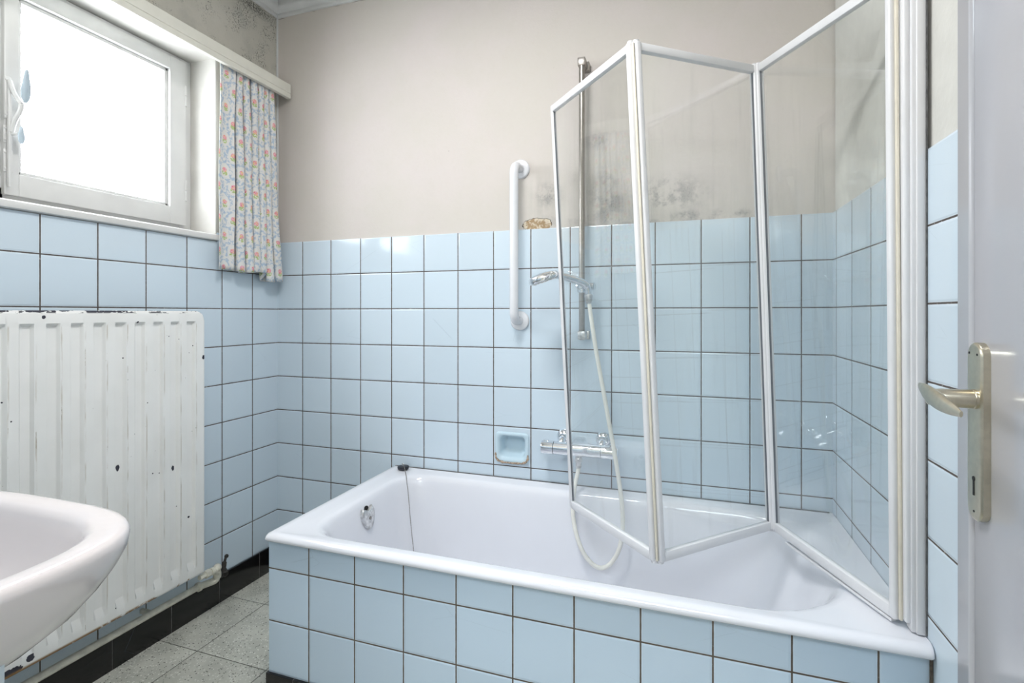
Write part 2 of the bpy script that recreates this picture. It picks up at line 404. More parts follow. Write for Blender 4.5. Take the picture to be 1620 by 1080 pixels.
def box(bm, x0, x1, y0, y1, z0, z1, bev=0, seg=2):
    vs = [bm.verts.new((x, y, z)) for x in (x0, x1) for y in (y0, y1) for z in (z0, z1)]
    F = [(0, 1, 3, 2), (4, 6, 7, 5), (0, 4, 5, 1), (2, 3, 7, 6), (0, 2, 6, 4), (1, 5, 7, 3)]
    fs = [bm.faces.new([vs[i] for i in f]) for f in F]
    fixn(bm, fs)
    if bev:
        es = list({e for f in fs for e in f.edges})
        bmesh.ops.bevel(bm, geom=es, offset=bev, segments=seg, profile=.5, affect='EDGES')
    return bm
def B(*a, **k): return box(NB(), *a, **k)
def loft(bm, rings, cap0=True, cap1=True, closed=True):
    R = [[bm.verts.new(p) for p in r] for r in rings]; n = len(R[0]); fs = []
    for i in range(len(R)-1):
        for j in range(n if closed else n-1):
            k = (j+1) % n
            try: fs.append(bm.faces.new((R[i][j], R[i][k], R[i+1][k], R[i+1][j])))
            except ValueError: pass
    if cap0: fs.append(bm.faces.new(R[0][::-1]))
    if cap1: fs.append(bm.faces.new(R[-1]))
    fixn(bm, fs)
    return bm
def rrect(x0, x1, y0, y1, r, z, n=8):
    # r: radii for corners (x0,y0),(x1,y0),(x1,y1),(x0,y1)
    if not hasattr(r, '__len__'): r = (r,)*4
    out = []
    for (cx, cy, a0, rr) in ((x0, y0, PI, r[0]), (x1, y0, 1.5*PI, r[1]), (x1, y1, 0, r[2]), (x0, y1, .5*PI, r[3])):
        mx = cx + (rr if cx == x0 else -rr); my = cy + (rr if cy == y0 else -rr)
        for i in range(n+1):
            a = a0 + (PI/2)*i/n
            out.append((mx+rr*math.cos(a), my+rr*math.sin(a), z))
    return out
def spline(pts, per=8):
    pts = [Vector(p) for p in pts]; out = []
    for i in range(len(pts)-1):
        p0 = pts[max(i-1, 0)]; p1 = pts[i]; p2 = pts[i+1]; p3 = pts[min(i+2, len(pts)-1)]
        for k in range(per):
            t = k/per
            out.append(.5*((2*p1)+(p2-p0)*t+(2*p0-5*p1+4*p2-p3)*t*t+(3*p1-p0-3*p2+p3)*t**3))
    out.append(pts[-1]); return out
def frames(pts):
    pts = [Vector(p) for p in pts]; n = len(pts); T = []
    for i in range(n):
        t = pts[min(i+1, n-1)]-pts[max(i-1, 0)]; T.append(t.normalized())
    u = T[0].orthogonal().normalized(); U = []
    for i in range(n):
        u = (u-T[i]*u.dot(T[i])).normalized(); U.append(u)
    return pts, T, U
def tube(bm, pts, r, seg=12, cap=True, flat=None):
    pts, T, U = frames(pts); rings = []
    for i, p in enumerate(pts):
        rr = r[i] if hasattr(r, '__len__') else r
        w = T[i].cross(U[i])
        rings.append([p+(U[i]*math.cos(2*PI*k/seg)+w*math.sin(2*PI*k/seg))*rr for k in range(seg)])
    return loft(bm, rings, cap, cap)
def lathe(bm, o, d, prof, seg=24):
    o = Vector(o); d = Vector(d).normalized(); u = d.orthogonal().normalized(); w = d.cross(u)
    rings = [[o+d*t+(u*math.cos(2*PI*k/seg)+w*math.sin(2*PI*k/seg))*max(r, 1e-5) for k in range(seg)] for t, r in prof]
    return loft(bm, rings, True, True)
def bar(bm, p0, p1, wdir, w, th, bev=.002, seg=2):
    # beam from p0 to p1, width w along wdir, thickness th across
    p0 = Vector(p0); p1 = Vector(p1); d = (p1-p0).normalized(); wd_ = Vector(wdir); wd_ = (wd_-d*wd_.dot(d)).normalized(); n = d.cross(wd_)
    vs = []
    for p in (p0, p1):
        for a, b in ((-1, -1), (1, -1), (1, 1), (-1, 1)): vs.append(bm.verts.new(p+wd_*(a*w/2)+n*(b*th/2)))
    F = [(0, 3, 2, 1), (4, 5, 6, 7), (0, 1, 5, 4), (1, 2, 6, 5), (2, 3, 7, 6), (3, 0, 4, 7)]
    fs = [bm.faces.new([vs[i] for i in f]) for f in F]; fixn(bm, fs)
    if bev: bmesh.ops.bevel(bm, geom=list({e for f in fs for e in f.edges}), offset=bev, segments=seg, profile=.5, affect='EDGES')
    return bm
def prism(bm, poly, fn0, fn1):
    return loft(bm, [[fn0(*p) for p in poly], [fn1(*p) for p in poly]])

# ================================================================== THE ROOM
G = .007                                       # tile thickness
# recess of the soap dish goes through the back wall and its tiles
HX0, HX1, HZ0, HZ1 = 1.079, 1.193, .728, .818
def around(y0, y1, x0, x1, z0, z1):
    bm = NB()
    box(bm, x0, HX0, y0, y1, z0, z1); box(bm, HX1, x1, y0, y1, z0, z1)
    box(bm, HX0, HX1, y0, y1, z0, HZ0); box(bm, HX0, HX1, y0, y1, HZ1, z1); return bm
wb = struct('wall_back', around(-.12, -G, -.20, W+.20, FL-.05, CEIL+.05), 'plaster_back', sharp=None)
struct('tile_cladding', around(-G, 0, 0, W, FL, ZT), 'tile_back', wb, sharp=None)
# left wall with the window opening
WY0, WY1, WZ0, WZ1 = .324, 1.545, 1.585, 2.31
bm = NB()
X1 = -G
box(bm, -.25, X1, -.0, WY0-.005, FL-.05, CEIL+.05); box(bm, -.25, X1, WY1+.005, NEAR+.15, FL-.05, CEIL+.05)
box(bm, -.25, X1, WY0-.005, WY1+.005, FL-.05, WZ0-.006); box(bm, -.25, X1, WY0-.005, WY1+.005, WZ1+.002, CEIL+.05)
wl = struct('wall_left', bm, 'plaster_left', sharp=None)
bm = NB(); box(bm, -G, 0, 0, WY0-.006, FL, ZT); box(bm, -G, 0, WY0-.006, WY1, FL, WZ0-.008); box(bm, -G, 0, WY1, NEAR, FL, ZT)
struct('tile_cladding', bm, 'tile_left', wl, sharp=None)
bm = NB()                                      # painted reveal lining
box(bm, -.18, -.004, WY0-.005, WY0, WZ0, WZ1); box(bm, -.18, -.004, WY1, WY1+.005, WZ0, WZ1); box(bm, -.18, -.004, WY0-.005, WY1+.005, WZ1-.001, WZ1+.002)
struct('reveal_lining', bm, 'reveal', wl, sharp=None)
wr = struct('wall_right', B(W+G, W+.15, 0, NEAR+.15, FL-.05, CEIL+.05), 'plaster_right', sharp=None)
struct('tile_cladding', B(W, W+G, 0, NEAR, FL, ZT, bev=.0), 'tile_right', wr, sharp=None)
# doorway wall, behind the camera
DX0, DX1, DZ = 1.28, 2.165, 2.17
bm = NB(); box(bm, 0, DX0, NEAR, NEAR+.12, FL, CEIL); box(bm, DX1, W, NEAR, NEAR+.12, FL, CEIL); box(bm, DX0, DX1, NEAR, NEAR+.12, DZ, CEIL)
wn_ = struct('wall_front', bm, 'plaster', sharp=None)
bm = NB(); box(bm, 0, DX0-.06, NEAR-G, NEAR, FL, ZT)
struct('tile_cladding', bm, 'tile_near', wn_, sharp=None)
bm = NB(); box(bm, DX0-.06, DX0, NEAR-.014, NEAR, FL, DZ+.06, .003); box(bm, DX0, DX1, NEAR-.014, NEAR, DZ, DZ+.06, .003)
struct('trim_1', bm, 'white_wood')
struct('floor', B(-.2, W+.2, -.1, 3.4, FL-.06, FL), 'floor', sharp=None)
struct('ceiling', B(-.2, W+.2, -.1, NEAR+.15, CEIL, CEIL+.06), 'ceiling', sharp=None)
# hall beyond the doorway
bm = NB(); box(bm, .6, .7, NEAR+.12, 3.4, FL, 2.66); box(bm, 2.5, 2.6, NEAR+.12, 3.4, FL, 2.66); box(bm, .6, 2.6, 3.3, 3.4, FL, 2.66)
box(bm, .6, 2.6, NEAR+.10, 3.4, 2.66, 2.72); box(bm, W+.02, 2.5, NEAR+.12, NEAR+.2, FL, 2.66)
struct('wall_hall', bm, 'plaster', sharp=None)
struct('baseboard_left', B(0, .009, .0, NEAR, FL, .2426, bev=.0015), 'black_left')
struct('baseboard_back', B(.009, .611, 0, .009, FL, .2426, bev=.0015), 'black_x')
# cornice: profile (offset from wall, height)
CP = [(0, 2.646), (.008, 2.646), (.012, 2.652), (.012, 2.660), (.020, 2.664), (.030, 2.672), (.038, 2.684), (.042, 2.699), (.050, 2.703), (.052, 2.712), (.066, 2.714), (.074, 2.722), (.074, CEIL+.001), (0, CEIL+.001)]
def cornice(name, f, n=2):
    bm = NB(); loft(bm, [[f(a, z, s) for a, z in CP] for s in (0, 1)]); struct(name, bm, 'cornice', sharp=50)
cornice('trim_2', lambda a, z, s: (-G+a, -G+a if s == 0 else NEAR, z))
cornice('trim_3', lambda a, z, s: (-G+a if s == 0 else W+G-a, -G+a, z))
cornice('trim_4', lambda a, z, s: (W+G-a, -G+a if s == 0 else NEAR, z))
bm = NB(); tube(bm, [(-G+.001, -G+.001, ZT), (-G+.002, -G+.001, 2.0), (-G+.001, -G+.002, 2.3), (-G+.001, -G+.001, 2.648)], .0045, 8)
struct('trim_5', bm, 'cornice')

# ------------------------------------------------------------------ window
WIN = thing('window_1', (-.15, .93, WZ0), None, None); WIN['kind'] = 'structure'
FZ0 = 1.622                                    # bottom of the fixed frame
def rectframe(bm, x0, x1, y0, y1, z0, z1, wy, wz0, wz1, bev=.003):
    box(bm, x0, x1, y0, y0+wy, z0, z1, bev); box(bm, x0, x1, y1-wy, y1, z0, z1, bev)
    box(bm, x0, x1, y0+wy-.001, y1-wy+.001, z0, z0+wz0, bev); box(bm, x0, x1, y0+wy-.001, y1-wy+.001, z1-wz1, z1, bev)
bm = NB(); rectframe(bm, -.20, -.135, WY0, WY1, FZ0, WZ1-.003, .050, .04, .045); box(bm, -.20, -.135, .925, .985, FZ0, WZ1-.003, .003)
fr = obj('window_frame', bm, 'window_wood', WIN)
for k, (a, b) in enumerate(((.357, .931), (.979, 1.512))):
    sz0, sz1 = 1.640, 2.290
    bm = NB(); rectframe(bm, -.165, -.120, a, b, sz0, sz1, .070 if k == 0 else .062, .066, .052, .003)
    # stepped inner bead
    w = .070 if k == 0 else .062
    ia, ib, iz0, iz1 = a+w, b-w, sz0+.066, sz1-.052
    if k == 0: ib = b-.036; 
    sash = obj('window_sash', bm, 'window_wood', WIN) if k else None
    if k == 0:
        bm.free(); bm = NB()
        box(bm, -.165, -.120, a, a+.066, sz0, sz1, .003); box(bm, -.165, -.120, b-.036, b, sz0, sz1, .003)
        box(bm, -.165, -.120, a+.065, b-.035, sz0, sz0+.066, .003); box(bm, -.165, -.120, a+.065, b-.035, sz1-.05, sz1, .003)
        ia, ib, iz0, iz1 = a+.066, b-.036, sz0+.066, sz1-.05
        sash = obj('window_sash', bm, 'window_wood', WIN)
    bm = NB()
    bd = .012
    for (y0, y1, z0, z1) in ((ia, ia+bd, iz0, iz1), (ib-bd, ib, iz0, iz1), (ia, ib, iz0, iz0+bd), (ia, ib, iz1-bd, iz1)):
        box(bm, -.158, -.134, y0-.001, y1+.001, z0-.001, z1+.001, .004)
    obj('glazing_bead', bm, 'window_wood', sash)
    obj('window_pane', B(-.149, -.144, ia+.003, ib-.003, iz0+.003, iz1-.003), 'frosted', sash, sharp=None)
for z in (2.158, 1.780):                       # two hinges
    bm = NB(); lathe(bm, (-.124, .3615-.004, z-.043), (0, 0, 1), [(0, .003), (.003, .0065), (.041, .0065), (.042, .0045), (.044, .0045), (.045, .0065), (.083, .0065), (.086, .003)], 14)
    obj('hinge', bm, 'window_wood', WIN)
# sill board
bm = NB()
loft(bm, [[(x, y, z) for x, z in ((-.20, FZ0+.004), (-.13, FZ0+.002), (.008, 1.604), (.014, 1.600), (.016, 1.594), (.014, 1.582), (.010, 1.579), (-.20, 1.579))] for y in (WY0-.004, WY1+.004)])
obj('window_sill', bm, 'window_wood', WIN)
# espagnolette: back plate, rod, two levers
bm = NB(); box(bm, -.122, -.112, .917, .9345, 1.862, 1.985, .003); box(bm, -.1225, -.1165, .912, .9345, 1.790, 1.842, .002); box(bm, -.1225, -.1165, .912, .9345, 1.705, 1.772, .002)
for z in (1.975, 1.872, 1.833, 1.800, 1.762, 1.715): lathe(bm, (-.1165 if z < 1.85 else -.112, .930, z), (1, 0, 0), [(0, .0035), (.0015, .0035), (.0025, .002)], 10)
hp = obj('handle_plate', bm, 'window_wood', WIN)
bm = NB(); box(bm, -.114, -.104, .921, .929, 1.66, 1.975, .002); obj('bolt_rod', bm, 'window_wood', WIN)
bm = NB()
tube(bm, spline([(-.108, .925, 1.972), (-.100, .922, 1.945), (-.090, .914, 1.918), (-.082, .910, 1.905)], 5), .006, 10)
tube(bm, spline([(-.082, .909, 1.905), (-.086, .912, 1.882), (-.100, .917, 1.855), (-.106, .921, 1.822)], 5), .0065, 10)
hd = obj('window_handle', bm, 'window_wood', WIN)
def paddle(c, up, n, w, l, th):
    bm = NB(); c = Vector(c); up = Vector(up).normalized(); n = Vector(n).normalized(); s = up.cross(n).normalized(); rings = []
    for k in range(9):
        t = k/8; ww = w*(.55+.45*math.sin(PI*min(1, t*1.15+.08)))*(.5 if k in (0, 8) else 1); hh = th*(.5 if k in (0, 8) else 1)
        p = c+up*(t-.5)*l
        rings.append([p+s*(ww/2*math.cos(a))*(1)+n*(hh/2*math.sin(a)) for a in [2*PI*q/16 for q in range(16)]])
    loft(bm, rings); return bm
obj('handle_grip', paddle((-.070, .905, 1.958), (.18, .05, 1), (1, .35, 0), .022, .095, .010), 'handle_grey', hd)
bm = NB(); tube(bm, [(-.117, .925, 1.818), (-.088, .915, 1.816)], .005, 10)
lt = obj('window_latch', bm, 'window_wood', WIN)
obj('latch_grip', paddle((-.080, .911, 1.814), (0, .0, 1), (1, .3, 0), .016, .050, .009), 'handle_grey', lt)

# ------------------------------------------------------------------ curtain box and curtain
PEL = thing('curtain_pelmet', (.05, .8, 2.262), 'long cream painted pelmet board above the window', 'pelmet')
bm = NB()
loft(bm, [[(x, y, z) for x, z in ((.062, 2.262), (.078, 2.262), (.080, 2.264), (.080, 2.282), (.0775, 2.284), (.080, 2.286), (.080, 2.324), (.078, 2.326), (.062, 2.326))] for y in (.006, 1.70)])
obj('front_board', bm, 'cream_wood', PEL, sharp=30)
obj('top_board', B(-G, .062, .006, 1.70, 2.314, 2.326), 'cream_wood', PEL)
obj('curtain_rail', B(.030, .042, .02, 1.69, 2.296, 2.314, .002), 'white_wood', PEL)

def curtain():
    bm = NB(); uvl = bm.loops.layers.uv.new('UVMap')
    N, K = 150, 44
    def path(t, s):      # t 0..1 from window side to back wall, s 0 top .. 1 bottom
        y0 = .352+.006*s; y1 = .078-.040*s**1.2
        # piecewise: flat leading panel, then folds
        if t < .16: q = t/.16; y = y0+(y0-.075-y0)*q; x = .052-.014*math.sin(PI*q)*(.5+.5*s)
        else:
            q = (t-.16)/.84; ph = q*6.0
            y = (y0-.075)+(y1-(y0-.075))*q + .011*math.sin(4*PI*ph+.4)*(.7+.3*s)+.004*math.sin(7*q+3*s)
            x = .040-.020*math.sin(2*PI*ph)*(.85+.15*s)
        x += .003*math.sin(9*s+12*t)
        x = max(x, .021 if s > .75 else .006); x = min(x, .0595)
        zb = 1.462 if t < .70 else 1.462-.030*min(1, (t-.70)/.03)
        zb += .004*math.sin(13*t)
        z = 2.292+(zb-2.292)*s
        return Vector((x, y, z))
    g = [[path(i/N, j/K) for i in range(N+1)] for j in range(K+1)]
    ref = g[K]; L = [0]
    for i in range(N): L.append(L[-1]+(Vector((ref[i+1].x, ref[i+1].y, 0))-Vector((ref[i].x, ref[i].y, 0))).length)
    vs = [[bm.verts.new(p) for p in r] for r in g]
    for j in range(K):
        for i in range(N):
            f = bm.faces.new((vs[j][i], vs[j+1][i], vs[j+1][i+1], vs[j][i+1]))
            for l, (a, b) in zip(f.loops, ((j, i), (j+1, i), (j+1, i+1), (j, i+1))): l[uvl].uv = (L[b], g[a][b].z)
    # hem: doubled cloth at the bottom
    return bm
cu = obj('curtain', curtain(), 'curtain', None, sharp=80)
so = cu.modifiers.new('thickness', 'SOLIDIFY'); so.thickness = .0016; so.offset = 0
tag(cu, 'short gathered curtain with pink flowers and blue wreaths at the right of the window', 'curtain')

# ------------------------------------------------------------------ radiator
RAD = thing('panel_radiator', (.09, .85, .339), 'large white ribbed panel radiator with chipped paint below the window', 'radiator')
RY0, RY1, RZ0, RZ1 = .4569, 1.29, .339, 1.2986
def radiator_panel():
    bm = NB()
    per, y_s = .0599, .4965
    ys = [RY0, RY0+.002, RY0+.006, RY0+.010]; dx = [.008, .003, .0007, 0]
    def depth(y):
        q = ((y-y_s) % per)/per      # 0..: falling into channel, .5: rising
        e = .08
        if q < e: d = q/e
        elif q < .5-e*.3: d = 1
        elif q < .5+e*.7: d = 1-(q-(.5-e*.3))/e
        else: d = 0
        return .011*max(0, min(1, d))
    y = RY0+.013
    yy = []
    while y < RY1-.012: yy.append(y); y += .00225
    cols = list(zip(ys, dx))+[(y, None) for y in yy]+[(RY1-.010, 0), (RY1-.006, .0007), (RY1-.002, .003), (RY1, .008)]
    zc = [(RZ0, .008, 0), (RZ0+.002, .003, 0), (RZ0+.006, .0007, 0), (RZ0+.010, 0, 0), (RZ0+.036, 0, 0), (RZ0+.060, .001, 1), (RZ0+.062, .001, 1), (.8, 0, 1), (RZ1-.048, .001, 1), (RZ1-.044, .001, 1), (RZ1-.036, 0, 0), (RZ1-.010, 0, 0), (RZ1-.006, .0007, 0), (RZ1-.002, .003, 0), (RZ1, .008, 0)]
    R = .034
    rows = []
    for z, dz, rib in zc:
        row = []
        for yv, dd in cols:
            d = (depth(yv)*rib if dd is None else dd)
            if dd is None and (yv < RY0+.028): d *= 0
            Y, Z = yv, z
            # rounded upper corners
            if Z > RZ1-R:
                for cy, sgn in ((RY0+R, -1), (RY1-R, 1)):
                    if (Y-cy)*sgn > 0:
                        a, b = Y-cy, Z-(RZ1-R); l = max(abs(a), abs(b)); h = math.hypot(a, b)
                        if h > 0: Y = cy+a*l/h; Z = RZ1-R+b*l/h
            row.append(bm.verts.new((.100-max(d, dz)-(0), Y, Z)))
        rows.append(row)
    for i in range(len(rows)-1):
        for j in range(len(cols)-1): bm.faces.new((rows[i][j], rows[i][j+1], rows[i+1][j+1], rows[i+1][j]))
    # back side
    bnd = [e for e in bm.edges if len(e.link_faces) == 1]
    r = bmesh.ops.extrude_edge_only(bm, edges=bnd)
    nv = [v for v in r['geom'] if isinstance(v, bmesh.types.BMVert)]
    for v in nv: v.co.x = .074
    ne = [e for e in r['geom'] if isinstance(e, bmesh.types.BMEdge) and all(v in nv for v in e.verts)]
    bmesh.ops.contextual_create(bm, geom=ne)
    bmesh.ops.triangulate(bm, faces=[f for f in bm.faces if len(f.verts) > 4])
    fixn(bm)
    return bm
obj('heating_panel', radiator_panel(), 'radiator', RAD, sharp=28)
bm = NB()
bm.free()
for y in (.60, 1.14):
    for z in (.50, 1.16): obj('wall_bracket', B(.0, .076, y-.012, y+.012, z-.03, z+.03, .002), 'pipe', RAD)
# valve at the lower right corner
VX, VY, VZ = .082, .405, .305
bm = NB(); lathe(bm, (.086, .470, .322), (0, -1, 0), [(0, .010), (.022, .010), (.024, .015), (.040, .015), (.042, .011), (.050, .011)], 6)
tube(bm, spline([(.086, .425, .322), (.085, .405, .318), (.082, .392, .304), (.078, .388, .285)], 5), [.014]*6+[.015]*4+[.014]*6, 14)
lathe(bm, (.085, .402, .318), (.35, -.5, .75), [(0, .014), (.012, .015), (.018, .013), (.022, .009), (.024, .004)], 14)
rv = obj('radiator_valve', bm, 'pipe', RAD)
bm = NB(); lathe(bm, (.089, .3955, .3355), (.35, -.5, .75), [(0, .004), (.003, .004), (.0035, .001)], 10); obj('valve_screw', bm, 'oldblack', rv)
bm = NB(); lathe(bm, (.074, .381, .283), (-.1, -1, 0), [(0, .013), (.012, .014), (.02, .010), (.03, .010)], 12)
tube(bm, spline([(.072, .355, .280), (.070, .352, .300), (.066, .345, .318), (.062, .335, .332)], 4), [.012]*4+[.009]*5+[.005]*4, 10)
lathe(bm, (.062, .335, .330), (-.1, -.5, .7), [(0, .004), (.004, .0075), (.010, .0075), (.014, .004)], 10)
lathe(bm, (.074, .352, .268), (0, 0, 1), [(0, .006), (.006, .014), (.02, .014), (.026, .008)], 10)
obj('valve_spindle', bm, 'oldblack', RAD)
bm = NB(); tube(bm, [(.050, 1.50, .270), (.050, .435, .270)], .0115, 16)
tube(bm, spline([(.050, .44, .270), (.058, .42, .270), (.074, .395, .274), (.076, .388, .285)], 5), .0125, 14)
lathe(bm, (.050, .450, .270), (0, -1, 0), [(0, .0125), (.002, .017), (.012, .017), (.014, .0125)], 16)
for y in (.62, 1.12): box(bm, .0, .05, y-.006, y+.006, .262, .278, .002)
tube(bm, spline([(.050, 1.495, .270), (.050, 1.51, .262), (.050, 1.515, .24), (.050, 1.515, FL)], 4), .0115, 12)
tag(obj('heating_pipe', bm, 'pipe'), 'cream painted heating pipe running just above the black skirting under the radiator', 'pipe')

# ------------------------------------------------------------------ bath surround
SUR = thing('bath_surround', (1.4, .35, FL), 'blue tiled box enclosing the bath with a black plinth', 'bath surround')
obj('front_panel', B(.611, W-.002, .645, .681, .240, .624), 'tile_front', SUR, sharp=None)
obj('side_panel', B(.611, .645, .003, .6445, .240, .624), 'tile_side', SUR, sharp=None)
bm = NB(); box(bm, .605, W-.002, .645, .688, FL, .240, .002); box(bm, .605, .645, .012, .6445, FL, .240, .002)
obj('plinth', bm, 'black_x', SUR)
bm = NB(); box(bm, .613, W-.002, .650, .6795, .6235, .6300); box(bm, .613, .64, .004, .65, .6235, .6300)
obj('grout_bead', bm, 'grout', SUR)
obj('corner_bead', B(W-.0055, W-.0008, .6815, .6865, .250, .640, .001), 'grout', SUR)

# ------------------------------------------------------------------ bathtub
TUB = thing('bathtub', (1.41, .35, .24), 'white enamelled bathtub in its blue tiled surround', 'bathtub')
def tub():
    bm = NB(); E = .0015
    X0, X1, Y0, Y1 = .606, W-E, E, .702
    rings = []
    ro = (.012, .008, .008, .018)
    rings.append(rrect(X0+.03, X1, Y0+.0, Y1-.03, .008, .6305, 8))
    rings.append(rrect(X0+.004, X1, Y0, Y1-.004, ro, .6305))
    rings.append(rrect(X0, X1, Y0, Y1, ro, .635))
    rings.append(rrect(X0+.0015, X1, Y0, Y1-.0015, ro, .6425))
    rings.append(rrect(X0+.006, X1, Y0, Y1-.006, ro, .6485))
    rings.append(rrect(X0+.016, X1, Y0, Y1-.015, ro, .6525))
    rings.append(rrect(X0+.030, X1-.004, Y0+.003, Y1-.026, (.02, .012, .02, .02), .6515))
    rings.append(rrect(X0+.060, X1-.03, Y0+.02, Y1-.040, (.05, .12, .19, .05), .6480))
    o = [ # x0,x1,y0,y1,(radii),z
        (.690, 2.158, .048, .652, (.115, .19, .25, .115), .6470),
        (.700, 2.146, .056, .645, (.115, .19, .25, .115), .6445),
        (.708, 2.136, .063, .638, (.115, .19, .25, .115), .638),
        (.714, 2.126, .068, .632, (.115, .185, .245, .115), .626),
        (.720, 2.112, .073, .626, (.115, .18, .24, .115), .605),
        (.737, 2.060, .084, .614, (.115, .18, .22, .115), .500),
        (.757, 2.000, .096, .602, (.115, .17, .20, .115), .390),
        (.768, 1.965, .104, .592, (.115, .17, .19, .115), .330),
        (.780, 1.930, .114, .580, (.115, .16, .18, .115), .295),
        (.800, 1.880, .132, .560, (.11, .15, .16, .11), .270),
        (.835, 1.800, .160, .530, (.10, .13, .14, .10), .257),
        (.90, 1.70, .22, .47, (.09, .09, .09, .09), .250),
        (1.05, 1.55, .30, .40, (.04, .04, .04, .04), .248)]
    for a, b, c, d, r, z in o: rings.append(rrect(a, b, c, d, r, z))
    loft(bm, rings, False, True)
    return bm
tb = obj('tub_shell', tub(), 'enamel', TUB, sharp=60)
# overflow cover: broken chromed shield on the left end
def overflow():
    bm = NB(); base = Vector((.7235, .358, .585)); nx = Vector((1, 0, .16)).normalized(); up = Vector((-.16, 0, 1)).normalized(); sy = Vector((0, 1, 0))
    out = [(-.024, .030), (-.031, .018), (-.030, .0), (-.020, -.022), (-.006, -.037), (.006, -.037), (.020, -.022), (.030, 0), (.031, .018), (.024, .030), (.012, .024), (.002, .018), (-.006, .022), (-.014, .026)]
    rings = []
    for h, s in ((0, 1), (.008, 1), (.013, .86), (.0145, .6)):
        rings.append([base+sy*(-a*s*1.12)+up*(b*s*1.12)+nx*h for a, b in out])
    loft(bm, rings); return bm, base, nx, up
bm, base, nx, up = overflow(); ov = obj('overflow_cover', bm, 'scalechrome', TUB, sharp=50)
bm = NB(); lathe(bm, base+nx*.014-up*.004, nx, [(0, .006), (.002, .006), (.003, .004)], 12); obj('cover_screw', bm, 'dullchrome', ov)
bm = NB(); lathe(bm, base+up*.026+Vector((0, -.003, 0))-nx*.001, nx, [(0, .011), (.003, .011), (.0035, .009)], 14); obj('overflow_hole', bm, 'keyhole', ov)
obj('rear_caulk', B(.62, W-.01, .001, .006, .6478, .6545, .002), 'caulk', TUB)

# plug lying on the rim, with its bead chain
PLUG = thing('bath_plug', (.675, .033, .652), 'black rubber bath plug with a bead chain on the back left corner of the bath', 'plug')
bm = NB(); lathe(bm, (.675, .0335, .6505), (0, 0, 1), [(0, .019), (.003, .022), (.009, .0235), (.013, .0225), (.014, .018)], 24); obj('stopper', bm, 'rubber', PLUG)
bm = NB(); tube(bm, spline([(.672, .036, .6645), (.671, .036, .674), (.675, .036, .6765), (.678, .036, .673), (.678, .036, .6645)], 5), .0012, 8); obj('ring', bm, 'chrome', PLUG)
bm = NB()
cp = spline([(.676, .037, .672), (.693, .055, .666), (.712, .078, .6535), (.728, .100, .6485), (.7395, .1165, .640), (.7455, .122, .620), (.752, .127, .598), (.769, .139, .5), (.789, .151, .39), (.801, .160, .33), (.83, .19, .285), (.88, .24, .263)], 40)
acc = 0; last = cp[0]
beads = [last]
for p in cp[1:]:
    acc += (p-last).length; last = p
    if acc > .0045: beads.append(p); acc = 0
for b in beads: bmesh.ops.create_icosphere(bm, subdivisions=1, radius=.0021, matrix=Matrix.Translation(b))
tube(bm, beads, .0008, 5)
obj('bead_chain', bm, 'dullchrome', PLUG)

# ------------------------------------------------------------------ soap dish
SOAP = thing('soap_dish', (1.136, 0, .70), 'pale blue recessed ceramic soap dish with a broken brown edge set in the back wall', 'soap dish')
def rr2(x0, x1, z0, z1, r, y, n=6): return [(p[0], y, p[1]) for p in rrect(x0, x1, z0, z1, r, 0, n)]
bm = NB()
rings = [rr2(1.067, 1.205, .711, .829, .016, .0004), rr2(1.067, 1.205, .711, .829, .016, .003), rr2(1.070, 1.202, .714, .826, .016, .0062), rr2(1.076, 1.196, .720, .820, .018, .0070),
         rr2(1.082, 1.190, .728, .816, .018, .0045), rr2(1.086, 1.186, .733, .812, .018, -.006), rr2(1.089, 1.183, .738, .809, .018, -.030), rr2(1.094, 1.178, .744, .803, .018, -.040), rr2(1.11, 1.16, .76, .79, .01, -.043)]
loft(bm, rings, False, True); obj('recessed_bowl', bm, 'dish', SOAP, sharp=50)
bm = NB(); pts = []
for k in range(41):
    t = k/40; a = PI+PI*t
    x = 1.136-.066*math.copysign(abs(math.cos(a))**.5, math.cos(a))*-1; z = .748+.036*math.copysign(abs(math.sin(a))**.6, math.sin(a))
    pts.append((x+random.uniform(-.0008, .0008), .0075, z+random.uniform(-.0012, .0012)))
tube(bm, pts, [.0036+random.uniform(-.0014, .0018) for _ in pts], 6); obj('broken_edge', bm, 'brokenglaze', SOAP)

# ------------------------------------------------------------------ grab bar
GB = thing('grab_bar', (1.167, 0, 1.225), 'white vertical grab bar on the back wall left of the shower screen', 'grab bar')
gx = 1.1665
bm = NB(); pts = [(gx+.002, .006, 1.847), (gx+.002, .035, 1.847)]+[(gx, .035+.035*math.sin(a), 1.812+.035*math.cos(a)) for a in [PI/2*k/8 for k in range(1, 9)]]
pts += [(gx, .07, 1.6), (gx, .07, 1.45)]+[(gx, .07-.035*(1-math.cos(a)), 1.297-.035*math.sin(a)) for a in [PI/2*k/8 for k in range(0, 9)]]+[(gx+.002, .006, 1.262)]
tube(bm, pts, .0165, 20); obj('bar', bm, 'plastic', GB, sharp=60)
for z in (1.847, 1.262):
    bm = NB(); y0 = .0004 if z < 1.6 else -G+.0004
    lathe(bm, (gx+.002, y0, z), (0, 1, 0), [(0, .037), (.006, .037), (.010, .034), (.0125, .026), (.013, .018)], 32); o = obj('mounting_flange', bm, 'plastic', GB)

